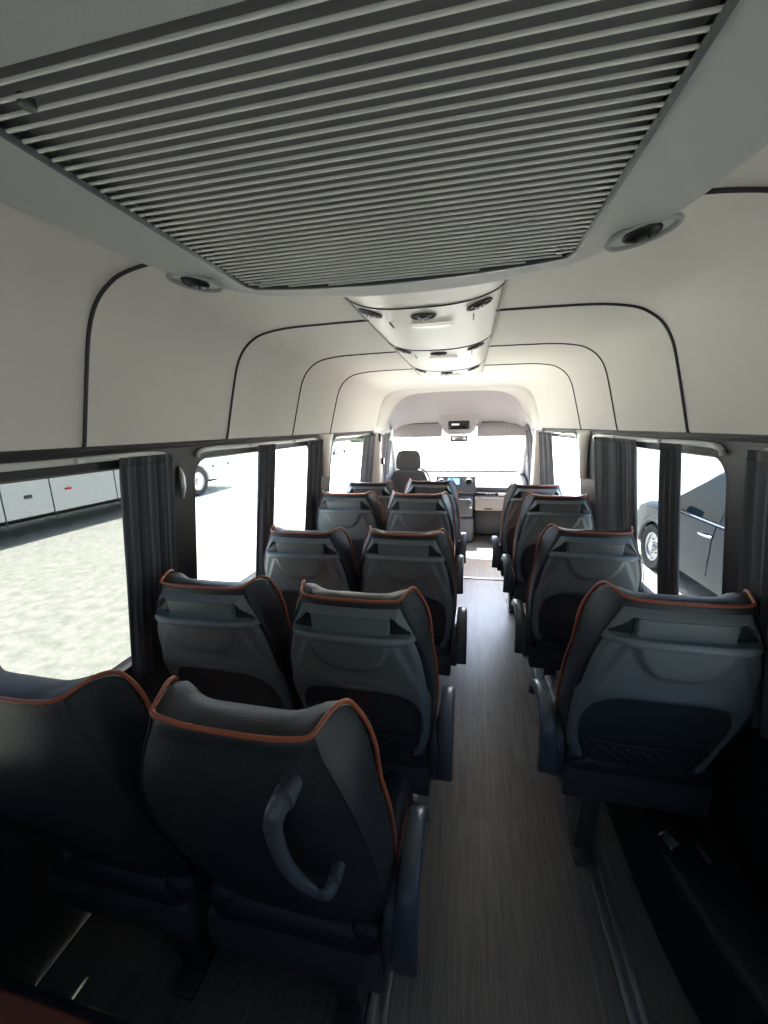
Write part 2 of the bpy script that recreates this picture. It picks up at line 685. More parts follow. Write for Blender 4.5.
def make_back_cushion():
    b = B()
    bm = b.bm
    cols = []
    for i in range(NX):
        cols.append(('rear', -1 + 2 * i / (NX - 1), 1))
    for k in range(1, NSD + 1):
        cols.append(('side', k / (NSD + 1), 1))
    for i in range(NX):
        cols.append(('front', 1 - 2 * i / (NX - 1), 1))
    for k in range(NSD, 0, -1):
        cols.append(('side', k / (NSD + 1), -1))
    rows = []
    for j in range(NV):
        t = j / (NV - 1)
        t = 1 - (1 - t) ** 1.25
        ring = []
        for kind, s, sg in cols:
            z = ZB + (top_of(kind, s) - ZB) * t
            p = back_pt(kind, s, z)
            if kind == 'side':
                p.x *= sg
            ring.append(bm.verts.new(p))
        rows.append(ring)
    n = len(cols)
    for j in range(NV - 1):
        for k in range(n):
            bm.faces.new((rows[j][k], rows[j][(k + 1) % n], rows[j + 1][(k + 1) % n], rows[j + 1][k]))
    # top cap
    top = rows[-1]
    R = top[:NX]
    RS = top[NX:NX + NSD]
    F = top[NX + NSD:2 * NX + NSD][::-1]
    LS = top[2 * NX + NSD:][::-1]
    capr = [R]
    for k in range(NSD):
        f = (k + 1) / (NSD + 1)
        row = [LS[k]]
        for i in range(1, NX - 1):
            s = -1 + 2 * i / (NX - 1)
            p = R[i].co.lerp(F[i].co, f)
            p.z += 0.012 * math.sin(PI * f) * (1 - abs(s) ** 4) - 0.010 * math.sin(PI * f) * sm(0.55, 0.7, abs(s)) * (1 - sm(0.72, .85, abs(s)))
            row.append(bm.verts.new(p))
        row.append(RS[k])
        capr.append(row)
    capr.append(F)
    for r0, r1 in zip(capr, capr[1:]):
        for i in range(NX - 1):
            bm.faces.new((r0[i], r0[i + 1], r1[i + 1], r1[i]))
    bm.faces.new(rows[0])
    return b


def piping_path():
    P = []
    for j in range(12):
        z = lerp(0.52, 1.028, j / 11)
        p = back_pt('side', 1.0, z)
        P.append(p + Vector((0.001, -0.004, 0)))
    p = back_pt('side', 0.92, 1.064)
    P.append(p + Vector((-0.001, -0.003, 0.002)))
    for s in (0.75, 0.5, 0.25):
        z = top_of('side', s)
        P.append(back_pt('side', s, z) + Vector((-0.002, 0, 0.003)))
    rear = []
    for i in range(9):
        s = 0.97 - 1.94 * i / 8
        z = top_of('rear', s)
        rear.append(back_pt('rear', s, z) + Vector((0, -0.003, 0.0015)))
    left = [Vector((-p.x, p.y, p.z)) for p in P[::-1]]
    return crom(P + rear + left, 3)


def seam_b(parent):
    """stitched edges between rear panel and side wings"""
    for sg in (-1, 1):
        b = B()
        pts = []
        for j in range(16):
            z = lerp(0.50, 1.09, j / 15)
            p = back_pt('rear', 1.0, z)
            p.x = sg * (p.x + 0.001)
            pts.append(p)
        b.tube(pts, 0.0016, n=5)
        b.build('stitching', M['net'], parent)
    # cross seams on the head cushion
    for sg in (-1, 1):
        b = B()
        pts = []
        for j in range(7):
            f = j / 6
            s = 0.66
            r = back_pt('rear', s, top_of('rear', s))
            fr_ = back_pt('front', s, top_of('front', s))
            p = r.lerp(fr_, f)
            p.z += -0.002 + 0.010 * math.sin(PI * f) * (1 - .66 ** 4) - 0.008 * math.sin(PI * f)
            p.x *= sg
            pts.append(p)
        b.tube(pts, 0.0014, n=5)
        b.build('stitching', M['net'], parent)


def shell_d(s, z):
    """height of the sculpted rear shell above the leather, at s (-1..1 of half width) and height z"""
    h = hs(z)
    x = abs(s) * h
    d = 0.026
    edge = min(1 - abs(s), (1.062 - z) * 5.5, (z - 0.415) * 8)
    d *= sm(-0.02, 0.13, edge)
    # chamfered shoulders running from the handle ends down to the elbows
    line = lerp(0.118, 0.205, (0.965 - z) / 0.20) if z < 0.965 else 0.3
    if z < 0.965:
        d -= 0.011 * sm(0, 0.02, x - line) * sm(0.74, 0.80, z)
    # shield below the handle
    if 0.84 < z < 0.985:
        q = max(0.0, 1 - ((0.985 - z) / 0.125) ** 2)
        w = 0.118 * math.sqrt(q) + 0.002
        d += 0.014 * (1 - sm(w - 0.016, w + 0.004, x)) * sm(0.852, 0.885, z)
    # finger niche behind the handle
    zin = sm(0.983, 0.991, z) * (1 - sm(1.036, 1.044, z))
    a = x / max(h, 0.01)
    e0 = lerp(0.60, 0.74, (z - 0.985) / 0.055)
    e1 = lerp(1.0, 0.86, (z - 0.985) / 0.055)
    d -= zin * (0.010 + 0.036 * sm(e0, e0 + 0.06, a)) * (1 - sm(e1 - 0.08, e1, a))
    # pocket recess
    zc, hz = 0.605, 0.185
    wz = lerp(0.180, 0.200, sm(0.44, 0.66, z))
    e = (x / wz) ** 4 + (abs(z - zc) / hz) ** 3.2
    d -= 0.020 * (1 - sm(0.80, 1.02, e))
    # raised belly over the pocket
    d += 0.010 * sm(0.86, 0.80, z) * sm(0.70, 0.78, z) * (1 - abs(s) ** 2)
    return d


def shell_pt(s, z, extra=0.0):
    p = back_pt('rear', s * hs(z) / hc(z), z)
    return p + Vector((0, -shell_d(s, z) - extra + 0.003, 0))


def make_shell():
    b = B()
    b.grid(lambda u, v: shell_pt(-1 + 2 * u, lerp(0.415, 1.062, v)), 73, 97)
    return b


def pocket_outline(z):
    zc, hz = 0.605, 0.185
    wz = lerp(0.180, 0.200, sm(0.44, 0.66, z))
    q = max(0.0, 0.86 - (abs(z - zc) / hz) ** 3.2)
    return wz * q ** 0.25


def make_pocket():
    b = B()

    def f(u, v):
        z = lerp(0.435, 0.772, v)
        w = pocket_outline(z)
        x = (-1 + 2 * u) * w
        return shell_pt(x / hs(z), z, 0.0025)
    b.grid(f, 25, 25)
    return b


def make_net():
    b = B()

    def f(u, v):
        z = lerp(0.437, 0.552, v)
        w = pocket_outline(z) * 0.985
        x = (-1 + 2 * u) * w
        p = shell_pt(x / hs(z), z, 0.004)
        k = 2 * PI / 0.040
        quilt = abs(math.sin(k * (x + z * 1.4) / 2)) * abs(math.sin(k * (x - z * 1.4) / 2))
        return p + Vector((0, -0.004 - 0.0065 * quilt - 0.010 * math.sin(PI * v) * (1 - (2 * u - 1) ** 4), 0))
    b.grid(f, 91, 31)
    pts = []
    for i in range(21):
        z = 0.552
        x = (-1 + 2 * i / 20) * pocket_outline(z) * 0.985
        pts.append(shell_pt(x / hs(z), z, 0.009))
    b.tube(pts, 0.0035, n=6)
    return b


def make_bar():
    b = B()
    pts, rad = [], []
    for i in range(25):
        a = -1 + 2 * i / 24
        z = 0.976 + 0.004 * (1 - a * a)
        x = a * 0.160
        p = back_pt('rear', x / hc(0.976), z)
        p.y -= 0.022 + 0.018 * (1 - abs(a) ** 4)
        pts.append(p)
        rad.append(0.009 * (1 - 0.45 * sm(0.86, 1, abs(a))))
    b.tube(pts, rad, n=10, flat=1.35)
    return b


def make_logo():
    b = B()
    for a0, a1 in ((18, 118), (205, 330)):
        pts = []
        for k in range(15):
            a = math.radians(lerp(a0, a1, k / 14))
            x, z = 0.058 * math.cos(a), 0.822 + 0.017 * math.sin(a)
            pts.append(shell_pt(x / hs(z), z, 0.001))
        b.tube(pts, 0.0013, n=5)
    return b


def make_cushion(asd):
    b = B()
    b.box((0, 0.345, 0.425), (0.43, 0.43, 0.105), 0.04, 4)
    b.box((0.178, 0.345, 0.452), (0.082, 0.42, 0.075), 0.028, 4)
    b.box((-0.178, 0.345, 0.452), (0.082, 0.42, 0.075), 0.028, 4)
    return b


def make_base(asd):
    b = B()
    prof = [(0.125, 0.365), (0.13, 0.425), (0.16, 0.432), (0.50, 0.415), (0.545, 0.40), (0.54, 0.365), (0.46, 0.335), (0.19, 0.305), (0.135, 0.312)]
    b.prism(prof, 'x', -0.215, 0.215, r=0.010)
    return b


def make_sidecover(asd):
    b = B()
    pts = []
    for k in range(28):
        a = 2 * PI * k / 28
        y, z = 0.205 + 0.075 * math.cos(a), 0.475 + 0.085 * math.sin(a)
        if math.sin(a) < 0:
            z = 0.475 + 0.135 * math.sin(a) * (1 - 0.15 * math.cos(a))
            y = 0.205 + (0.075 + 0.05 * max(0, math.cos(a))) * math.cos(a)
        pts.append((y, z))
    x0, x1 = sorted((asd * 0.214, asd * 0.245))
    b.prism(pts, 'x', x0, x1, r=0.009, seg=3)
    return b


def make_arm(asd):
    b = B()
    path = crom([(0, .150, .385), (0, .146, .44), (0, .152, .49), (0, .168, .535), (0, .20, .570), (0, .265, .588), (0, .335, .578), (0, .390, .540), (0, .405, .495)], 4)
    n = len(path)
    bm = b.bm
    rings = []
    for i, p in enumerate(path):
        t = (path[min(i + 1, n - 1)] - path[max(i - 1, 0)]).normalized()
        nrm = Vector((0, -t.z, t.y))
        f = i / (n - 1)
        w = lerp(0.030, 0.023, f)
        th = 0.013 + 0.012 * math.sin(PI * min(1, f * 1.1))
        cx = asd * (0.262 + 0.006 * f)
        ring = []
        for k in range(12):
            a = 2 * PI * k / 12
            cu, sv = math.cos(a), math.sin(a)
            cu = math.copysign(abs(cu) ** 0.6, cu)
            sv = math.copysign(abs(sv) ** 0.6, sv)
            ring.append(bm.verts.new(Vector((cx, p.y, p.z)) + Vector((w * cu, 0, 0)) + nrm * th * sv))
        rings.append(ring)
    for A, C in zip(rings, rings[1:]):
        for k in range(12):
            bm.faces.new((A[k], A[(k + 1) % 12], C[(k + 1) % 12], C[k]))
    bm.faces.new(rings[0])
    bm.faces.new(rings[-1])
    return b


def make_pivot(asd):
    b = B()
    b.cyl((asd * 0.244, 0.212, 0.475), (asd * 0.252, 0.212, 0.475), 0.058, n=28, bev=0.003)
    return b


def make_leg(asd):
    """local origin at the top of the leg (z = 0.36 of the seat)"""
    b = B()
    b.prism([(0.16, 0.0), (0.47, 0.0), (0.42, -0.10), (0.36, -0.345), (0.24, -0.345), (0.20, -0.10)], 'x', asd * 0.10 - 0.028, asd * 0.10 + 0.028, r=0.006)
    b.box((asd * 0.10, 0.30, -0.352), (0.075, 0.26, 0.016), 0.004)
    b.prism([(0.150, 0.0), (0.165, 0.0), (0.205, -0.10), (0.245, -0.345), (0.225, -0.345), (0.188, -0.10)], 'x', asd * 0.10 - 0.03, asd * 0.10 + 0.03, r=0.003)
    return b


def make_insert():
    b = B()

    def f(u, v):
        z = lerp(0.50, 1.0, v)
        s = lerp(-0.55, 0.55, u)
        p = back_pt('front', s, z)
        return p + Vector((0, 0.004, 0))
    b.grid(f, 9, 12)
    return b


def make_cushion_insert():
    b = B()
    b.box((0, 0.375, 0.478), (0.235, 0.33, 0.020), 0.008, 2)
    return b


def make_cushion_piping(cu):
    for sg in (-1, 1):
        b = B()
        b.tube(crom([(sg * 0.214, 0.15, 0.452), (sg * 0.217, 0.3, 0.458), (sg * 0.217, 0.45, 0.458), (sg * 0.212, 0.535, 0.448)], 5), 0.0045, n=6)
        b.build('piping', M['piping'], cu)['label'] = 'orange piping'
        b = B()
        b.tube(crom([(sg * 0.150, 0.15, 0.487), (sg * 0.150, 0.3, 0.490), (sg * 0.150, 0.45, 0.490), (sg * 0.147, 0.535, 0.476)], 5), 0.0022, n=6)
        b.build('piping', M['piping'], cu)['label'] = 'orange piping'


def make_belt(asd):
    b = B()
    b.box((asd * 0.196, 0.165, 0.515), (0.030, 0.022, 0.075), 0.006, 2, Matrix.Rotation(0.25, 3, 'X'))
    return b


CACHE = {}


def leather_children(root, asd, arm=True):
    bc = make_back_cushion().build('backrest', M['leather'], root, sub=1)
    pp = B()
    pp.tube(piping_path(), 0.0045, n=8, up=(0, 0.3, 1))
    o = pp.build('piping', M['piping'], bc)
    o['label'] = 'orange piping'
    seam_b(bc)
    o = make_insert().build('backrest_insert', M['orange'], bc)
    o['label'] = 'orange leather insert'
    cu = make_cushion(asd).build('seat_cushion', M['leather'], root)
    o = make_cushion_insert().build('cushion_insert', M['orange'], cu)
    o['label'] = 'orange leather insert'
    make_cushion_piping(cu)
    make_base(asd).build('seat_base', M['base'], root)
    if arm:
        sc = make_sidecover(asd).build('side_cover', M['base'], root)
        make_pivot(asd).build('pivot_cap', M['arm'], sc)
        make_arm(asd).build('armrest', M['arm'], root)
    make_leg(asd).build('leg', M['steel'], root, loc=(0, 0, 0.36))
    bl = make_belt(asd).build('belt_buckle', M['black'], root)
    rb = B()
    rb.box((asd * 0.196, 0.152, 0.556), (0.022, 0.014, 0.012), 0.003, 2)
    o = rb.build('release_button', M['red'], bl)
    o['label'] = 'red button'


def make_seat(asd, arm=True):
    root = thing('coach_seat', 'x', 'seat')
    leather_children(root, asd, arm)
    sh = make_shell().build('back_shell', M['shell'], root)
    pk = make_pocket().build('pocket', M['pocket'], sh)
    make_net().build('pocket_net', M['net'], sh)
    make_bar().build('grab_handle', M['handle'], root)
    make_logo().build('oval_emblem', M['handle'], sh)
    return root


def make_leather_seat(asd, handle):
    root = thing('leather_seat', 'x', 'seat')
    leather_children(root, asd, handle)
    # smooth leather rear panel
    b = B()

    def f(u, v):
        z = lerp(0.42, 1.066, v)
        s = -0.985 + 1.97 * u
        p = back_pt('rear', s, z)
        return p + Vector((0, 0.002 - 0.022 * (1 - s ** 6) * sm(0, 0.25, v) * sm(1.0, 0.8, v), 0))
    b.grid(f, 25, 25)
    b.build('rear_panel', M['leather'], root)
    if handle:
        b = B()
        pts = [(0.112, 1.015), (0.100, 0.987), (0.096, 0.935), (0.103, 0.870), (0.120, 0.825), (0.143, 0.803), (0.164, 0.811), (0.175, 0.83)]
        P = []
        for i, (x, z) in enumerate(pts):
            f = i / (len(pts) - 1)
            lift = 0.045 if 0 < i < len(pts) - 1 else 0.018
            P.append((x, yr(z) - lift, z))
        Q = crom(P, 6)
        b.tube(Q, [lerp(0.017, 0.010, k / (len(Q) - 1)) for k in range(len(Q))], n=12, up=(0, 1, 0), flat=0.7)
        b.cyl((0.111, yr(1.0) + 0.0, 1.008), (0.111, yr(1.0) - 0.034, 1.008), 0.018, n=16)
        b.cyl((0.172, yr(.82) + 0.0, 0.826), (0.172, yr(.82) - 0.036, 0.826), 0.011, n=16)
        b.build('grab_handle', M['arm'], root)
    return root


def place(o, x, y, dz, label, group=None, rz=0.0):
    o.location = (x, y, dz)
    o.rotation_euler = (0, 0, rz)
    o['label'] = label
    if group:
        o['group'] = group
    if abs(dz) > 1e-4:
        for ch in o.children:
            if ch.name.split('.')[0] == 'leg':
                ch.scale = (1, 1, (0.36 + dz) / 0.36)
    return o


GA = 'coach seats left of the aisle, aisle side'
GW = 'coach seats left of the aisle, window side'
GR = 'single coach seats right of the aisle'
pa = make_seat(1)
place(pa, -0.170, 0.955, 0.0, 'nearest left aisle seat with grey plastic shell, just beyond the leather seat with curved handle', GA)
place(copy_tree(pa), -0.128, 1.63, 0.0, 'second left aisle seat with grey plastic shell, counting from the camera', GA)
place(copy_tree(pa), -0.155, 2.36, 0.05, 'third left aisle seat with grey plastic shell, counting from the camera', GA)
place(copy_tree(pa), -0.138, 2.99, 0.045, 'farthest left aisle seat with grey shell, its top below the driver seat', GA)
pw = make_seat(1, False)
place(pw, -0.652, 0.965, 0.0, 'nearest left window seat with grey plastic shell, beside the black pillar and bunched curtain', GW)
place(copy_tree(pw), -0.602, 1.59, 0.0, 'second left window seat with grey plastic shell, counting from the camera', GW)
place(copy_tree(pw), -0.628, 2.34, 0.05, 'third left window seat with grey plastic shell, counting from the camera', GW)
place(copy_tree(pw), -0.612, 2.90, 0.04, 'farthest left window seat, mostly hidden, its top left of the driver headrest', GW)
pr = make_seat(-1)
place(pr, 0.694, 1.03, 0.022, 'nearest right single seat with grey shell and net pocket, cut by the photo edge', GR)
place(copy_tree(pr), 0.700, 1.78, 0.0, 'second right single seat with grey plastic shell, counting from the camera', GR)
place(copy_tree(pr), 0.698, 2.47, 0.035, 'third right single seat with grey plastic shell, counting from the camera', GR)
place(copy_tree(pr), 0.652, 2.98, 0.025, 'farthest right single seat with grey shell, nearest the cab and curtain', GR)
ls = make_leather_seat(1, True)
place(ls, -0.224, 0.460, 0.0, 'black leather seat back with orange piping and curved grab handle, nearest the camera', 'leather backed seats of the rear row')
ls2 = make_leather_seat(1, False)
place(ls2, -0.700, 0.455, 0.0, 'black leather seat back with orange piping cut off by the left photo edge', 'leather backed seats of the rear row')

# rust coloured cushion in the bottom left corner
t = thing('bench_seat', 'dark rear bench with a rust red cushion in the bottom left corner', 'bench seat', (-0.66, 0.055, 0.01))
b = B()
b.box((0, 0.12, 0.41), (0.46, 0.46, 0.10), 0.04, 4)
cu = b.build('seat_cushion', M['leather'], t)
b = B()
b.box((0, 0.12, 0.462), (0.30, 0.40, 0.02), 0.008, 3)
o = b.build('cushion_insert', M['cushionbrown'], cu)
o['label'] = 'rust red leather insert'
b = B()
b.box((0, 0.08, 0.19), (0.42, 0.34, 0.37), 0.02, 3)
b.build('bench_base', M['base'], t)

# ------------------------------------------------------------ floor rails, rear box
def rail(x, y0, y1, label):
    b = B()
    for dx in (-0.017, 0.017):
        b.box((x + dx, (y0 + y1) / 2, 0.006), (0.020, y1 - y0, 0.012), 0.002)
    b.box((x, (y0 + y1) / 2, 0.002), (0.05, y1 - y0, 0.004))
    return tag(b.build('floor_rail', M['alu']), label, 'seat rail', 'aluminium seat rails')


rail(0.625, 0.30, 3.6, 'double aluminium seat rail on the floor along the right of the aisle')
rail(-0.055, 0.30, 3.6, 'aluminium seat rail under the left aisle seats')

t = thing('wheel_arch_box', 'black carpeted box on the floor in the dark rear right corner', 'wheel arch', (0, 0, 0))
b = B()
pts = crom([(0.735, 1.75, 0), (0.735, 1.3, 0), (0.742, 1.08, 0), (0.765, 0.90, 0), (0.82, 0.72, 0), (0.92, 0.58, 0), (0.955, 0.55, 0)], 6)
poly = [(p.x, p.y) for p in pts] + [(0.955, 1.75)]
b.prism(poly, 'z', 0.0, 0.30, r=0.025, seg=3)
b.build('box_body', M['archbox'], t)
t = thing('glint_piece', 'small dark piece with shiny metal, added for the glints on the black box at the lower right', 'buckle', (0.80, 1.03, 0.30))  # made-up shiny pieces, tilted to catch window light as glints
b = B()
b.box((-0.03, 0.0, 0.012), (0.030, 0.065, 0.022), 0.006, 2, Matrix.Rotation(0.5, 3, 'Z'))
b.build('glint_piece_body', M['black'], t)
b = B()
b.box((-0.035, 0.05, 0.022), (0.030, 0.06, 0.006), 0.002, 2, Matrix.Rotation(0.35, 3, 'Z') @ Matrix.Rotation(-0.5, 3, 'Y') @ Matrix.Rotation(-0.35, 3, 'X'))
o = b.build('glint_plate', M['chrome'], t)
o['label'] = 'chrome plate added for a glint'
b = B()
b.box((0.045, 0.03, 0.018), (0.014, 0.07, 0.006), 0.002, 2, Matrix.Rotation(0.2, 3, 'Z') @ Matrix.Rotation(-0.6, 3, 'Y') @ Matrix.Rotation(-0.3, 3, 'X'))
o = b.build('glint_strip', M['chrome'], t)
o['label'] = 'chrome strip added for a glint'


# ------------------------------------------------------------------ curtains
def curtain(side, y0, y1, label, pleats, matl='curtain', amp=0.014, ztop=1.475, zbot=0.74, inset=0.035, flare=0.0):
    b = B()
    nu, nv = pleats * 8 + 1, 14
    ph = random.random() * 6

    def f(u, v):
        z = lerp(zbot, ztop, v)
        w = u + 0.020 * math.sin(9 * u + ph) * (1 - v)
        yy = lerp(y0, y1, w)
        yy += (0.5 - u) * flare * math.sin(PI * v)
        if v > 0.93:
            yy = lerp(yy, (y0 + y1) / 2, 0.05 * (v - 0.93) / 0.07)
        a = amp * (0.75 + 0.5 * math.sin(u * 17 + ph)) * (0.75 + 0.25 * (1 - v))
        x = WX(z) - inset + a * math.sin(2 * PI * pleats * u + 0.6 * math.sin(3 * v + ph))
        return Vector((side * x, yy, z))
    b.grid(f, nu, nv)
    o = thing('window_curtain', label, 'curtain', (0, 0, 0), 'pleated window curtains')
    b.build('cloth', M[matl], o, solid=0.002)
    hb = B()
    hb.grid(lambda u, v: f(u, 0.965 + 0.035 * v) + Vector((-side * 0.0025, 0, 0.001)), nu, 4)
    hb.build('heading', M[matl], o, solid=0.002)
    return o


curtain(-1, 0.94, 1.15, 'bunched black curtain beside the large left window nearest the camera', 8, amp=0.012, inset=0.026)
curtain(-1, 1.715, 1.875, 'narrow black curtain dividing the second left window', 6)
curtain(-1, 2.31, 2.54, 'black curtain at the front end of the second left window', 7)
curtain(-1, 3.66, 4.15, 'black curtain at the front end of the third left window', 9)
curtain(1, 1.475, 1.60, 'narrow black curtain dividing the right window with the dark car behind', 6)
curtain(1, 1.86, 2.42, 'wide black pleated curtain over the front of the right window', 12, amp=0.012, zbot=0.9, inset=0.026)
curtain(1, 3.58, 4.22, 'black curtain behind the farthest right seat, beside the cab', 9)
curtain(1, 0.86, 1.17, 'black curtain cut by the right photo edge above the nearest right seat', 8, amp=0.010, inset=0.024)
curtain(-1, 4.44, 4.95, 'pale grey curtain bunched beside the driver seat', 7, matl='greycurtain')
curtain(1, 4.60, 5.05, 'pale grey curtain at the right side of the cab', 7, matl='greycurtain')


def curtain_rail(side, y0, y1, label):
    b = B()
    P = [(side * (WX(1.47) - 0.010), y, 1.478) for y in (y0 + 0.04, lerp(y0, y1, .3), lerp(y0, y1, .6), y1 - 0.04)]
    P = [(side * (WX(1.44) - 0.004), y0, 1.452)] + P + [(side * (WX(1.44) - 0.004), y1, 1.452)]
    t = thing('curtain_rail', label, 'curtain rail', (0, 0, 0), 'curtain rails above the windows')
    b.tube(crom(P, 4), 0.0075, n=8, flat=1.2)
    b.build('rail', M['rail'], t)
    for k in range(2):
        y = lerp(y0, y1, 0.3 + 0.4 * k)
        c = B()
        c.box((side * (WX(1.478) - 0.012), y, 1.478), (0.03, 0.02, 0.014), 0.003)
        c.build('rail_bracket', M['rail'], t)
    return t


for side, nm in ((-1, 'left'), (1, 'right')):
    for k, (a, c) in enumerate(((0.10, 1.14), (1.31, 2.50), (2.88, 4.02))):
        curtain_rail(side, a, c, 'thin pale curtain rail above the %s %s window' % (('nearest', 'second', 'third')[k], nm))

# small pale guide on the left pillar, belt at the cab pillar
t = thing('belt_guide', 'small pale oval belt guide on the left black pillar', 'belt guide', (-WX(1.36) + 0.004, 1.212, 1.37))
b = B()
b.tube([(0.004, 0, 0.055), (0.008, 0.002, 0.02), (0.008, 0.002, -0.02), (0.004, 0, -0.06)], [0.004, 0.011, 0.011, 0.004], n=10, up=(0, 1, 0))
b.build('guide_plate', M['alu'], t)
b = B()
b.box((0.008, 0, 0.0), (0.014, 0.006, 0.05), 0.002)
b.build('slot', M['black'], t)
t = thing('seat_belt', 'driver seat belt hanging on the pale left cab pillar', 'seat belt', (-0.79, 4.2, 0))
b = B()
pts = [(0, 0, 1.46), (0.004, 0.02, 1.30), (0.012, 0.03, 1.1), (0.01, 0.02, 0.8), (0.0, 0.0, 0.45)]
b.tube(crom(pts, 4), 0.018, n=8, up=(1, 0, 0), flat=0.15)
b.build('strap', M['greycurtain'], t)
b = B()
b.box((0.012, 0.03, 1.18), (0.03, 0.05, 0.07), 0.008)
b.build('buckle', M['black'], t)
b = B()
b.box((-0.004, 0.0, 1.44), (0.03, 0.06, 0.09), 0.01)
b.build('anchor_cover', M['base'], t)

# ------------------------------------------------------- roof air conditioning unit
t = thing('roof_air_conditioner', 'large grey ceiling air conditioner with slatted grille above the camera', 'air conditioner', (0, 0, 0))


GX, GY0 = 0.322, 0.318
UZ = 1.848


def grille_front(x):
    return 0.835 + 0.045 * (1 - (abs(x) / GX) ** 2.2)


def resample(P, n):
    L = [0.0]
    for p, q in zip(P, P[1:]):
        L.append(L[-1] + (q - p).length)
    out, k = [], 0
    for i in range(n):
        t = L[-1] * i / (n - 1)
        while k < len(P) - 2 and L[k + 1] < t:
            k += 1
        out.append(P[k].lerp(P[k + 1], (t - L[k]) / max(1e-9, L[k + 1] - L[k])))
    return out


def both(half):
    """half outline from the rear right to the front centre, mirrored to the left"""
    return half + [Vector((-p.x, p.y, 0)) for p in half[-2::-1]]


NRING = 41
side_o = resample(crom([(0.505, -0.70, 0), (0.50, 0.1, 0), (0.492, 0.40, 0), (0.478, 0.60, 0), (0.452, 0.735, 0), (0.40, 0.835, 0), (0.33, 0.900, 0)], 6), NRING)
front_o = resample(crom([(0.33, 0.900, 0), (0.22, 0.950, 0), (0.11, 0.977, 0), (0.0, 0.985, 0)], 6), 17)
side_i = resample([Vector((GX, -0.70, 0)), Vector((GX, GY0 - 0.03, 0)), Vector((GX, grille_front(GX), 0))], NRING)
front_i = [Vector((GX * (1 - k / 16), grille_front(GX * (1 - k / 16)), 0)) for k in range(17)]
outer_r = both(side_o + front_o[1:])
inner_r = both(side_i + front_i[1:])
b = B()
LV = [0.0, 0.25, 0.5, 0.7, 0.82]


def housing_f(u, v):
    i = round(u * (len(outer_r) - 1))
    k = round(v * 12)
    p, q = inner_r[i], outer_r[i]
    if k < 5:
        r = p.lerp(q, LV[k])
        return Vector((r.x, r.y, UZ))
    e = (q - p).normalized()
    r0 = p.lerp(q, LV[-1])
    R = (q - r0).length
    if k < 11:
        a = PI / 2 * (k - 4) / 6
        return Vector((r0.x, r0.y, 0)) + e * R * math.sin(a) + Vector((0, 0, UZ + 0.030 * (1 - math.cos(a))))
    return Vector((q.x, q.y, UZ + 0.030 + (k - 10) * 0.030))


b.grid(housing_f, len(outer_r), 13)


def fb(u, v):
    x = lerp(-GX, GX, u)
    y = lerp(-0.7, GY0 - 0.002, v)
    return Vector((x, y, UZ - 0.004 * sm(0.9, 1.0, v)))


b.grid(fb, 9, 14)
b.build('housing', M['unit'], t, recalc=True)
# lip round the opening
lip = [(-GX, GY0 - 0.0)] + [(-GX, GY0 + (grille_front(GX) - GY0 - 0.02) * k / 5) for k in range(6)]
lip += [(-GX + 0.012 + (2 * GX - 0.024) * k / 12, grille_front(-GX + 0.012 + (2 * GX - 0.024) * k / 12)) for k in range(13)]
lip += [(GX, GY0 + (grille_front(GX) - GY0 - 0.02) * (5 - k) / 5) for k in range(6)] + [(GX, GY0 - 0.0)]
b = B()
b.tube([(x, y, 1.846) for x, y in lip], 0.0045, n=6)
b.build('rim', M['base'], t)
# grille
b = B()
N = 38
Y0S, DYS = 0.330, 0.01485
for i in range(N):
    y = Y0S + i * DYS
    # width limited by the curved front
    w = GX - 0.002
    while w > 0.05 and grille_front(w) < y + 0.006:
        w -= 0.004
    if w < 0.06:
        continue
    bow = lambda x: 1.8475 + 0.0 * x
    b.box((0, y, 1.8470), (2 * w, 0.0036, 0.0030), 0.0008, 1)
gr = b.build('grille', M['slat'], t, smooth=False)
gr['label'] = 'grille of thin grey slats'
b = B()
poly = [(-GX, 0.318)] + [(-GX + 2 * GX * k / 16, grille_front(-GX + 2 * GX * k / 16) + 0.004) for k in range(17)] + [(GX, 0.318)]
b.prism(poly, 'z', 1.8625, 1.8665)
b.build('filter_panel', M['grillback'], t, smooth=False)
for x, y in ((-0.262, 0.352), (-GX + 0.03, 0.812), (GX - 0.03, 0.812)):
    b = B()
    b.cyl((x, y, 1.843), (x, y, 1.852), 0.0075, n=14, bev=0.002)
    b.build('screw', M['steel'], t)


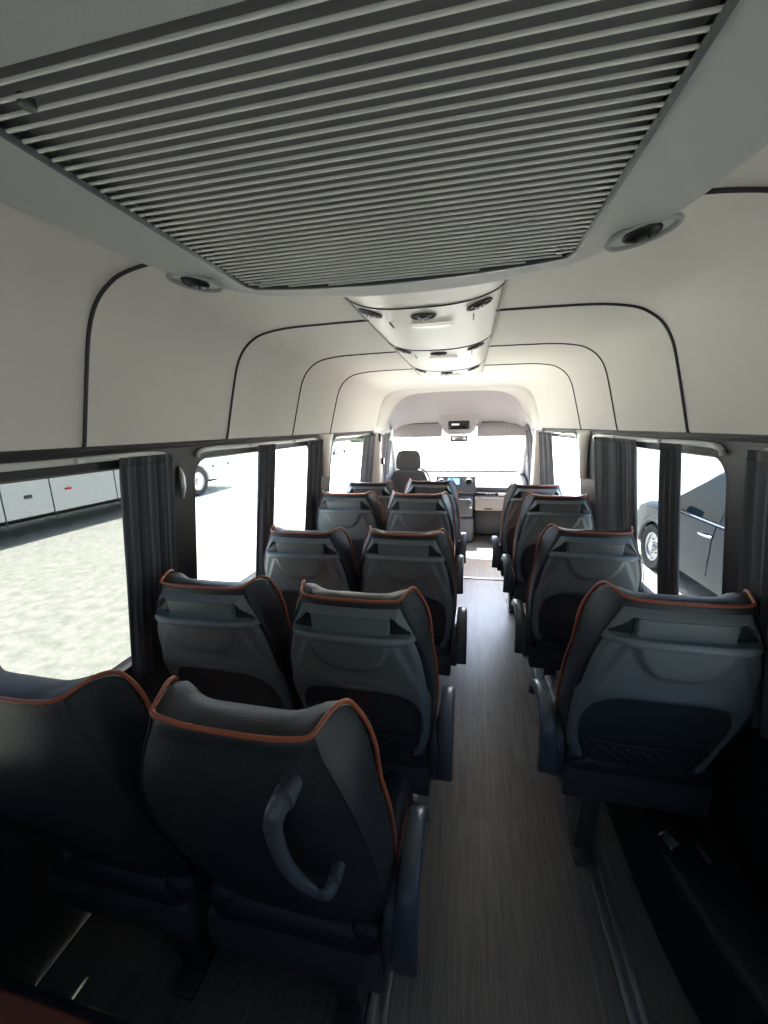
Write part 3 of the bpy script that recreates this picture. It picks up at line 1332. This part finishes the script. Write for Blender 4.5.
def air_vent(c, nrm, parent, L=0.052, Wd=0.022, tilt=0.0, lamp=False, rimmat='unit'):
    """oval nozzle: c centre, nrm = outward (down) normal"""
    nrm = Vector(nrm).normalized()
    ax = Vector((0, 1, 0)).cross(nrm).normalized()
    ay = nrm.cross(ax).normalized()
    R = Matrix.Rotation(tilt, 3, nrm)
    ax, ay = R @ ax, R @ ay
    C = Vector(c)
    v = B()
    ring = [C + ax * math.cos(2 * PI * k / 28) * L + ay * math.sin(2 * PI * k / 28) * Wd * 1.0 + nrm * 0.002 for k in range(28)]
    v.tube(ring, 0.0038, n=8, closed=True, up=nrm)
    vo = v.build('air_vent', M[rimmat], parent)
    w = B()
    pts = [C + ax * math.cos(2 * PI * k / 24) * (L - 0.003) + ay * math.sin(2 * PI * k / 24) * (Wd - 0.003) - nrm * 0.001 for k in range(24)]
    f = [w.bm.verts.new(p) for p in pts]
    f2 = [w.bm.verts.new(p - nrm * 0.006) for p in pts]
    w.bm.faces.new(f)
    w.bm.faces.new(f2)
    for k in range(24):
        w.bm.faces.new((f[k], f[(k + 1) % 24], f2[(k + 1) % 24], f2[k]))
    w.build('vent_recess', M['chrome'] if False else M['slat'], vo)
    w = B()
    ball = bmesh.new()
    bmesh.ops.create_uvsphere(ball, u_segments=20, v_segments=10, radius=1)
    for q in ball.verts:
        q.co = C + ax * q.co.x * L * 0.55 + ay * q.co.y * Wd * 0.80 + nrm * (0.002 + q.co.z * 0.008)
    w.merge(ball)
    for k in (-1, 1):
        w.box(C + nrm * 0.011 + ax * k * L * 0.18, (0.0025, 0.0025, 0.006))
    nz = w.build('vent_nozzle', M['ventblack'], vo)
    nz['label'] = 'black nozzle'
    return vo


for sg in (-1, 1):
    air_vent((sg * 0.406, 0.770, UZ - 0.003), (0, -0.30, -1), t, L=0.050, Wd=0.022, tilt=sg * 0.5)

# ---------------------------------------------------------- ceiling duct
t = thing('ceiling_duct', 'pale padded duct along the ceiling with black vents and small lamps', 'ceiling duct', (0, 0, 0))
DW = 0.232


def duct_z(x):
    a = min(1.0, abs(x) / DW)
    return 1.938 - 0.060 * (1 - a ** 2.6) ** 0.8


DY0, DY1 = 1.02, 3.42


def duct_f(u, v):
    y = lerp(DY0, DY1, v)
    k = sm(DY1 - 0.32, DY1, y)
    w = DW * (1 - 0.26 * k * k)
    x = lerp(-w, w, u)
    a = min(1.0, abs(x) / w)
    dp = 0.060 * (1 - 0.97 * sm(DY1 - 0.14, DY1, y))
    return Vector((x, y, 1.939 - dp * (1 - a ** 2.6) ** 0.8))


b = B()
b.grid(duct_f, 33, 40)
dh = b.build('duct_cover', M['duct'], t)
for y in (1.24, 1.89, 2.58):
    b = B()
    b.tube([(-DW + 2 * DW * k / 24, y - 0.05 * (1 - (abs(k / 12 - 1)) ** 2), duct_z(-DW + 2 * DW * k / 24) - 0.0003) for k in range(25)], 0.002, n=6, up=(0, 1, 0))
    b.build('seam_bead', M['bead'], dh)
b = B()
for sg in (-1, 1):
    b.tube([(sg * (DW + 0.002), lerp(DY0, DY1 - 0.3, k / 6), 1.936) for k in range(7)], 0.004, n=6)
b.build('edge_bead', M['unit'], dh)
for y in (1.265, 1.905, 2.60):
    for x in (-0.165, 0.0, 0.165):
        e = 0.01
        gx = (duct_z(x + e) - duct_z(x - e)) / (2 * e)
        air_vent((x, y + 0.012 if x else y + 0.012, duct_z(x)), (gx, 0, -1), t, L=0.036, Wd=0.024, rimmat='base')
    b = B()
    b.box((0.015, y + 0.115, duct_z(0) - 0.003), (0.135, 0.020, 0.012), 0.006, 3)
    o = b.build('lamp_lens', M['lens'], t)
    o['label'] = 'white lamp lens'
    for x in (-0.12, 0.15):
        b = B()
        b.box((x, y + 0.13, duct_z(x) - 0.001), (0.004, 0.07, 0.004), 0.001, 1)
        b.build('switch', M['bead'], t)

# ------------------------------------------------------------------- the cab
# overhead console
t = thing('overhead_console', 'grey overhead console with dark display between the sun visors', 'overhead console', (0.03, 4.97, 1.505))
b = B()
prof = [(-0.19, -0.02), (-0.25, 0.20), (0.25, 0.20), (0.19, -0.02), (0.13, -0.062), (-0.13, -0.062)]
b.prism(prof, 'y', -0.10, 0.14, r=0.02, seg=3)
b.build('console_body', M['cablining'], t)
b = B()
b.box((0, -0.104, 0.05), (0.25, 0.012, 0.10), 0.01)
b.build('display', M['black'], t)
b = B()
b.box((-0.04, -0.112, 0.058), (0.09, 0.006, 0.022), 0.003)
o = b.build('lamp_lens', M['lens'], t)
o['label'] = 'small white lamp'
for x, lab in ((-0.50, 'grey sun visor folded at the windscreen top above the driver seat'), (0.57, 'grey sun visor at the right of the overhead console')):
    t = thing('sun_visor', lab, 'sun visor', (x, 5.10, 1.50), 'sun visors')
    b = B()
    b.box((0, 0, -0.01), (0.64, 0.022, 0.17), 0.010, 3, Matrix.Rotation(-0.35, 3, 'X'))
    b.build('visor_board', M['cablining'], t)
    b = B()
    b.tube([(-0.27, 0.0, 0.085), (0.27, 0.0, 0.085)], 0.010, n=8)
    b.build('pivot_rod', M['base'], t)
t = thing('rear_view_mirror', 'small mirror unit hanging from the windscreen below the overhead console', 'mirror', (0.03, 5.14, 1.41))
b = B()
b.box((0, -0.02, -0.02), (0.22, 0.03, 0.085), 0.012, 3)
b.build('mirror_housing', M['base'], t)
b = B()
b.box((0, -0.037, -0.02), (0.17, 0.005, 0.05), 0.006, 2)
b.build('mirror_glass', M['chrome'], t)
b = B()
b.cyl((0, -0.01, 0.0), (0, 0.03, 0.08), 0.012, n=12)
b.build('stalk', M['base'], t)

# dashboard
t = thing('dashboard', 'grey dashboard under the windscreen with blue display and beige glovebox', 'dashboard', (0, 0, 0))
b = B()
prof = [(5.30, 0.62), (5.28, 0.74), (5.33, 0.80), (5.55, 0.85), (5.88, 0.86), (5.90, 0.30), (5.55, 0.30), (5.42, 0.50)]
b.prism(prof, 'x', -0.92, 0.92, r=0.02, seg=3)
b.build('dashboard_body', M['dash'], t)
b = B()
b.box((0.0, 5.22, 0.785), (0.52, 0.10, 0.235), 0.025, 3, Matrix.Rotation(-0.12, 3, 'X'))
cst = b.build('centre_stack', M['dash'], t)
b = B()
b.box((-0.03, 5.163, 0.83), (0.15, 0.012, 0.075), 0.006, 2, Matrix.Rotation(-0.12, 3, 'X'))
o = b.build('display', M['screen'], cst)
o['label'] = 'glowing blue display'
for x, z in ((0.17, 0.83), (-0.19, 0.82)):
    v = B()
    v.cyl((x, 5.155, z), (x, 5.19, z), 0.040, n=24, bev=0.004)
    vo = v.build('dash_vent', M['black'], cst)
    v = B()
    v.tube([(x + 0.04 * math.cos(2 * PI * k / 24), 5.155, z + 0.04 * math.sin(2 * PI * k / 24)) for k in range(24)], 0.005, n=6, closed=True, up=(0, 1, 0))
    v.build('vent_ring', M['chrome'], vo)
b = B()
for k in range(6):
    b.box((-0.10 + 0.04 * k, 5.172, 0.735), (0.026, 0.012, 0.018), 0.004)
b.build('button_row', M['alu'], cst)
b = B()
b.box((0.0, 5.27, 0.50), (0.46, 0.22, 0.30), 0.03, 3)
lo = b.build('lower_console', M['dash'], t)
b = B()
b.box((0.0, 5.155, 0.60), (0.40, 0.02, 0.018), 0.005)
b.box((0.20, 5.15, 0.54), (0.03, 0.03, 0.12), 0.008)
b.build('console_trim', M['chrome'], lo)
b = B()
b.box((-0.10, 5.155, 0.50), (0.16, 0.02, 0.12), 0.01)
b.build('storage_slot', M['black'], lo)
b = B()
b.box((0.57, 5.27, 0.655), (0.62, 0.10, 0.045), 0.012)
b.build('shelf_recess', M['black'], t)
b = B()
b.box((0.66, 5.215, 0.655), (0.22, 0.012, 0.036), 0.004)
o = b.build('shelf_card', M['white'], t)
o['label'] = 'white card on the dashboard shelf'
b = B()
for k in range(6):
    b.box((0.39 + 0.022 * k, 5.217, 0.655), (0.010, 0.006, 0.018 + 0.006 * (k % 2)), 0.001, 1)
b.build('shelf_marks', M['alu'], t)
b = B()
b.box((0.57, 5.27, 0.53), (0.64, 0.14, 0.19), 0.03, 3)
gb_ = b.build('glovebox', M['dashlight'], t)
gb_['label'] = 'beige glovebox door'
for x in (0.43, 0.68):
    b = B()
    b.box((x, 5.197, 0.462), (0.10, 0.012, 0.016), 0.005)
    b.build('glovebox_latch', M['black'], gb_)
b = B()
b.box((0.57, 5.62, 0.22), (0.66, 0.30, 0.40), 0.05, 3)
b.build('footwell_panel', M['base'], t)
b = B()
b.box((0.05, 5.30, 0.17), (0.40, 0.34, 0.34), 0.05, 3)
b.build('tunnel_cover', M['dash'], t)

# driver seat
t = thing('driver_seat', 'dark driver seat with headrest in front of the windscreen', 'driver seat', (-0.535, 4.62, 0))
b = B()
V = b.grid(lambda u, v: Vector(((0.235 - 0.05 * sm(0.7, 1, v) - 0.03 * sm(0.3, 0, v)) * math.copysign(abs(math.cos(2 * PI * u)) ** 0.45, math.cos(2 * PI * u)),
                                lerp(0.14, -0.06, v) + 0.075 * math.copysign(abs(math.sin(2 * PI * u)) ** 0.7, math.sin(2 * PI * u)),
                                lerp(0.48, 1.045, v) + 0.03 * (1 - abs(math.cos(2 * PI * u))) * sm(0.9, 1, v))), 32, 14, True)
b.bm.faces.new([c[-1] for c in V])
b.bm.faces.new([c[0] for c in V])
b.build('backrest', M['driver'], t, sub=1)
b = B()
V = b.grid(lambda u, v: Vector(((lerp(0.142, 0.118, v) + 0.018 * math.sin(PI * v)) * math.copysign(abs(math.cos(2 * PI * u)) ** 0.5, math.cos(2 * PI * u)) * (1 - 0.12 * sm(.85, 1, v)),
                                -0.075 + 0.055 * math.copysign(abs(math.sin(2 * PI * u)) ** 0.7, math.sin(2 * PI * u)) * (1 - 0.3 * sm(.85, 1, v)),
                                lerp(1.050, 1.282, v))), 28, 10, True)
b.bm.faces.new([c[-1] for c in V])
b.bm.faces.new([c[0] for c in V])
b.build('headrest', M['driver'], t, sub=1)
for x in (-0.06, 0.06):
    b = B()
    b.cyl((x, -0.07, 1.03), (x, -0.075, 1.12), 0.007, n=10)
    b.build('headrest_post', M['steel'], t)
b = B()
b.box((0, 0.28, 0.44), (0.48, 0.48, 0.14), 0.05, 4)
b.build('seat_cushion', M['driver'], t)
b = B()
b.box((0, 0.22, 0.19), (0.40, 0.40, 0.37), 0.03, 3)
b.build('seat_base', M['base'], t)
t = thing('steering_wheel', 'black steering wheel behind the driver seat', 'steering wheel', (-0.53, 5.08, 0.86))
b = B()
b.tube([(0.19 * math.cos(2 * PI * k / 32), 0.075 * math.sin(2 * PI * k / 32), 0.175 * math.sin(2 * PI * k / 32) - 0.02) for k in range(32)], 0.014, n=8, closed=True, up=(0, 1, 0))
b.build('rim', M['black'], t)
b = B()
b.box((0, 0.03, -0.03), (0.14, 0.05, 0.10), 0.02, 3)
b.box((0, 0.01, -0.02), (0.34, 0.02, 0.035), 0.008, 2)
b.tube([(0, 0.03, -0.03), (0, 0.12, -0.13)], 0.03, n=10)
b.build('hub', M['base'], t)

# ---------------------------------------------------------------- the yard
b = B()
b.grid(lambda u, v: Vector((lerp(-900, 900, u), lerp(-900, 900, v), GZ)), 3, 3)
struct(b.build('ground', M['gravel'], smooth=False))


def wheel(parent, c, axis_side, R, w, spokes=8, name='wheel'):
    """wheel with tyre and rim, axle along x"""
    b = B()
    prof = [(0.62 * R, -w / 2 * 0.8), (0.80 * R, -w / 2), (0.95 * R, -w / 2), (R, -w / 2 * 0.75), (R, w / 2 * 0.75), (0.95 * R, w / 2), (0.80 * R, w / 2), (0.62 * R, w / 2 * 0.8)]
    n = 40
    b.grid(lambda u, v: Vector((c[0] + prof[round(v * 7)][1], c[1] + prof[round(v * 7)][0] * math.cos(2 * PI * u), c[2] + prof[round(v * 7)][0] * math.sin(2 * PI * u))), n, 8, True)
    ty = b.build(name, M['tyre'], parent)
    b = B()
    xs_ = c[0] + axis_side * w * 0.30
    b.cyl((c[0] - axis_side * w * 0.3, c[1], c[2]), (xs_, c[1], c[2]), 0.63 * R, n=36)
    b.cyl((xs_, c[1], c[2]), (xs_ + axis_side * 0.05, c[1], c[2]), 0.22 * R, 0.18 * R, n=20)
    for k in range(spokes):
        a = 2 * PI * k / spokes
        b.cyl((xs_, c[1] + 0.34 * R * math.cos(a), c[2] + 0.34 * R * math.sin(a)),
              (xs_ + axis_side * 0.02, c[1] + 0.34 * R * math.cos(a), c[2] + 0.34 * R * math.sin(a)), 0.035 * R / 0.5 * 0.6, n=8)
    b.tube([(xs_ + axis_side * 0.01, c[1] + 0.6 * R * math.cos(2 * PI * k / 36), c[2] + 0.6 * R * math.sin(2 * PI * k / 36)) for k in range(36)], 0.02, n=6, closed=True, up=(1, 0, 0))
    b.build('rim', M['hub'], ty)
    return ty


# white coach parked to the left
t = thing('white_coach', 'long white coach parked on the gravel beyond the left windows', 'bus', (-9.25, 0, GZ))
bx0, bx1 = -2.5, 0.0
by0, by1 = 2.5, 14.75
b = B()
wheel_y = (5.0, 12.15)
poly = [(by0 + 0.15, 0.36)]
for wy in wheel_y:
    for k in range(13):
        a = PI - PI * k / 12
        poly.append((wy + 0.62 * math.cos(a), max(0.36, 0.50 + 0.60 * math.sin(a))))
poly += [(by1 - 0.10, 0.42), (by1, 0.9), (by1 - 0.05, 2.4), (by1 - 0.35, 3.3), (by1 - 0.8, 3.45), (by0 + 0.5, 3.45), (by0 + 0.1, 3.2), (by0, 2.0), (by0, 0.6)]
b.prism(poly, 'x', bx0, bx1, r=0.06, seg=3)
body = b.build('body', M['buswhite'], t)
b = B()
b.box(((bx0 + bx1) / 2, (by0 + by1) / 2 - 0.2, 2.35), (2.53, by1 - by0 - 1.6, 1.0), 0.05, 2)
b.build('window_band', M['busglass'], t)
for wy in wheel_y:
    wheel(t, (-0.16, wy, 0.52), 1, 0.52, 0.30, 10)
    wheel(t, (-2.34, wy, 0.52), -1, 0.52, 0.30, 10)
b = B()
for y in (6.05, 7.05, 8.75, 10.4, 11.35, 13.3):
    b.box((0.002, y, 0.90), (0.012, 0.022, 1.04))
b.box((0.002, 8.9, 1.46), (0.012, 6.3, 0.018))
b.build('panel_gap', M['seam'], t, smooth=False)
for y, z in ((6.55, 0.95), (9.1, 1.22), (13.0, 0.98), (13.95, 1.0)):
    b = B()
    b.box((0.008, y, z), (0.02, 0.16, 0.075), 0.008)
    b.build('hatch_handle', M['steel'], t)
b = B()
b.box((0.008, 7.45, 1.0), (0.02, 0.16, 0.05), 0.008)
o = b.build('side_marker', M['red'], t)
o['label'] = 'red side marker'
b = B()
b.box((-1.25, 8.6, 0.42), (1.2, 11.0, 0.24), 0.03)
b.build('chassis', M['tyre'], t)


# dark suv on the right
def make_suv(label, loc, flip=False):
    t = thing('dark_suv', label, 'car', loc)
    L0, L1 = -2.35, 2.35       # rear, front (front toward +y)

    def half_w(y):
        k = abs(y) / 2.35
        return 0.93 * (1 - 0.10 * k ** 4)

    def belt(y):
        return pl([(-2.35, 1.00), (-2.1, 1.08), (0.9, 1.08), (1.0, 1.10), (1.9, 1.00), (2.2, 0.90), (2.35, 0.72)], y)

    def bottom(y):
        return pl([(-2.35, 0.55), (-2.0, 0.32), (2.0, 0.28), (2.35, 0.45)], y)
    b = B()
    ny = 60
    secs = []
    for i in range(ny):
        y = lerp(L0, L1, i / (ny - 1))
        w, zb, zt = half_w(y), bottom(y), belt(y)
        # wheel openings lift the lower edge
        for wy in (-1.42, 1.42):
            dd = abs(y - wy)
            if dd < 0.43:
                zb = max(zb, 0.36 + math.sqrt(max(0, 0.43 ** 2 - dd ** 2)))
        prof = [(w * 0.97, zb), (w, zb + (zt - zb) * 0.2), (w * 1.004, zb + (zt - zb) * 0.45), (w * 0.998, zb + (zt - zb) * 0.62), (w * 1.0, zb + (zt - zb) * 0.75), (w * 0.97, zt - 0.02), (w * 0.90, zt + 0.015), (0, zt + 0.05)]
        full = prof + [(-x, z) for x, z in prof[-2::-1]]
        secs.append([b.bm.verts.new((x, y, z)) for x, z in full])
    for A, C in zip(secs, secs[1:]):
        for k in range(len(A) - 1):
            b.bm.faces.new((A[k], A[k + 1], C[k + 1], C[k]))
    b.bm.faces.new(secs[0])
    b.bm.faces.new(secs[-1])
    b.build('body', M['carpaint'], t)
    # greenhouse
    def gh(y):
        return pl([(-2.15, 1.08), (-1.95, 1.45), (-1.7, 1.68), (-0.6, 1.80), (0.0, 1.78), (0.35, 1.70), (1.25, 1.10)], y)
    b = B()
    secs = []
    for i in range(30):
        y = lerp(-2.15, 1.15, i / 29)
        zr = gh(y)
        w0 = 0.86
        f = max(0.0, (zr - 1.08) / 0.66)
        w1 = w0 - 0.17 * f
        prof = [(w0, 1.06), (lerp(w0, w1, .9), lerp(1.06, zr, .9)), (w1 - 0.05, zr - 0.005), (0, zr + 0.02)]
        full = prof + [(-x, z) for x, z in prof[-2::-1]]
        secs.append([b.bm.verts.new((x, y, z)) for x, z in full])
    for A, C in zip(secs, secs[1:]):
        for k in range(len(A) - 1):
            b.bm.faces.new((A[k], A[k + 1], C[k + 1], C[k]))
    b.bm.faces.new(secs[0])
    b.build('roof', M['carpaint'], t)
    for sg in (-1, 1):
        for (ya, yb) in ((-1.75, -1.02), (-0.95, -0.12), (-0.05, 0.98)):
            g = B()
            nn = 9
            lo = []
            up = []
            for k in range(nn):
                y = lerp(ya, yb, k / (nn - 1))
                zr = max(1.12, gh(y) - 0.075)

                def X(z, y=y):
                    zz = gh(y)
                    f = max(0.0, (zz - 1.08) / 0.66)
                    w1 = 0.86 - 0.17 * f
                    q = (z - 1.06) / max(0.05, 0.9 * (zz - 1.06))
                    return lerp(0.86, lerp(0.86, w1, .9), min(1, q)) + 0.006
                lo.append(g.bm.verts.new((sg * X(1.105), y, 1.105)))
                up.append(g.bm.verts.new((sg * X(zr), y, zr)))
            for k in range(nn - 1):
                g.bm.faces.new((lo[k], lo[k + 1], up[k + 1], up[k]))
            g.build('side_window', M['carglass'], t, smooth=False)
        m_ = B()
        m_.box((sg * 1.02, 0.80, 1.13), (0.20, 0.12, 0.15), 0.045, 3)
        m_.box((sg * 0.92, 0.83, 1.08), (0.10, 0.05, 0.04), 0.01)
        m_.build('door_mirror', M['carpaint'], t)
        for y in (-0.85, 0.05):
            h = B()
            h.tube(crom([(sg * 0.925, y - 0.11, 0.93), (sg * 0.965, y - 0.07, 0.935), (sg * 0.965, y + 0.07, 0.935), (sg * 0.925, y + 0.11, 0.93)], 4), 0.014, n=8)
            o = h.build('door_handle', M['chrome'], t)
            o['label'] = 'chrome door handle'
        s_ = B()
        for y in (-0.98, -0.08, 0.93):
            hw = half_w(y) + 0.005
            s_.tube([(sg * hw, y, 0.44), (sg * hw * 1.004, y, 0.64), (sg * hw * 0.998, y, 0.776), (sg * hw, y, 0.88), (sg * hw * 0.97, y, 1.06)], 0.004, n=5)
        s_.build('door_gap', M['seam'], t)
        c_ = B()
        c_.tube([(sg * 0.892, -1.9, 1.088), (sg * 0.892, 0.0, 1.088), (sg * 0.892, 1.0, 1.088)], 0.010, n=6)
        c_.build('chrome_strip', M['chrome'], t)
        for wy in (-1.42, 1.42):
            wheel(t, (sg * 0.80, wy, 0.36), sg, 0.36, 0.24, 5)
            a_ = B()
            a_.tube([(sg * 0.90, wy + 0.44 * math.cos(PI * k / 16), 0.36 + 0.44 * math.sin(PI * k / 16)) for k in range(17)], 0.035, n=8, up=(1, 0, 0))
            a_.build('arch_trim', M['base'], t)
        hl = B()
        hl.box((sg * 0.70, 2.16, 0.82), (0.30, 0.20, 0.13), 0.04, 3)
        hl.build('headlamp', M['chrome'], t)
    ws = B()
    q = [(-0.78, 1.10, 1.14), (0.78, 1.10, 1.14), (0.66, 0.50, 1.61), (-0.66, 0.50, 1.61)]
    ws.bm.faces.new([ws.bm.verts.new(c) for c in q])
    ws.build('windscreen', M['carglass'], t, smooth=False)
    b = B()
    b.box((0, 0, 0.40), (1.5, 4.0, 0.24), 0.04)
    b.build('underbody', M['tyre'], t)
    return t


suv = make_suv('dark blue car parked close beyond the second right window', (3.95, 5.25, GZ))

# hedge and low trees at the edge of the yard
def hedge(cx, cy, sx, sy, h, label):
    b = B()
    for k in range(int(sx * sy * 0.5) + 14):
        t_ = bmesh.new()
        bmesh.ops.create_icosphere(t_, subdivisions=3, radius=1)
        r = random.uniform(0.9, 1.8)
        c = Vector((cx + random.uniform(-sx, sx) / 2, cy + random.uniform(-sy, sy) / 2, GZ + random.uniform(0.4, h)))
        for v in t_.verts:
            d = 1 + 0.35 * noise.noise(v.co * 2.5 + c)
            v.co = c + v.co * r * d
        b.merge(t_)
    return tag(b.build('hedge', M['hedge']), label, 'hedge', None)


far = copy_tree(suv)
far.location = (-12.0, 34.0, GZ)
far['label'] = 'dark car parked far off across the gravel, seen through the third left window'
hedge(-19.5, 62, 7, 5, 2.0, 'green hedge far off at the yard edge beyond the third left window')

# --------------------------------------------------------------------- light
w = bpy.data.worlds.new('sky')
S.world = w
w.use_nodes = True
nt = w.node_tree
nt.nodes.clear()
out = nt.nodes.new('ShaderNodeOutputWorld')
bg = nt.nodes.new('ShaderNodeBackground')
sky = nt.nodes.new('ShaderNodeTexSky')
sky.sky_type = 'NISHITA'
sky.sun_disc = False
sky.sun_elevation = math.radians(58)
sky.sun_rotation = math.radians(-20)
sky.air_density = 1.0
sky.dust_density = 2.5
bg.inputs['Strength'].default_value = 0.55
nt.links.new(sky.outputs[0], bg.inputs['Color'])
nt.links.new(bg.outputs[0], out.inputs['Surface'])

sun = bpy.data.lights.new('sun', 'SUN')
sun.energy = 22.0
sun.angle = math.radians(0.6)
sun.color = (1.0, 0.96, 0.90)
so = bpy.data.objects.new('sun', sun)
COL.objects.link(so)
el, az = math.radians(66), math.radians(-7)     # az measured from +y toward +x
dirv = Vector((math.sin(az) * math.cos(el), math.cos(az) * math.cos(el), math.sin(el)))
so.rotation_euler = dirv.to_track_quat('Z', 'Y').to_euler()

# -------------------------------------------------------------------- camera
yaw, pit, rol = 0.2137, 0.2159, -0.0194
cam = bpy.data.cameras.new('camera')
cam.sensor_fit = 'VERTICAL'
cam.sensor_height = 24.0
cam.lens = 387.6 / 1024 * 24.0
cam.clip_start = 0.02
cam.clip_end = 400
co = bpy.data.objects.new('camera', cam)
COL.objects.link(co)
fw = Vector((-math.sin(yaw) * math.cos(pit), math.cos(yaw) * math.cos(pit), -math.sin(pit)))
rt = Vector((math.cos(yaw), math.sin(yaw), 0))
up = rt.cross(fw)
R_ = rt * math.cos(rol) + up * math.sin(rol)
U_ = -rt * math.sin(rol) + up * math.cos(rol)
mw = Matrix(((R_.x, U_.x, -fw.x, 0.1431), (R_.y, U_.y, -fw.y, 0.0), (R_.z, U_.z, -fw.z, H), (0, 0, 0, 1)))
co.matrix_world = mw
S.camera = co

S.view_settings.view_transform = 'Standard'
S.view_settings.look = 'None'
S.view_settings.gamma = 1.0
S.view_settings.exposure = 2.5
try:
    S.view_settings.use_curve_mapping = False
except Exception:
    pass
S.cycles.max_bounces = 14
S.cycles.diffuse_bounces = 8
S.cycles.glossy_bounces = 4
S.cycles.transparent_max_bounces = 12
S.cycles.sample_clamp_indirect = 12
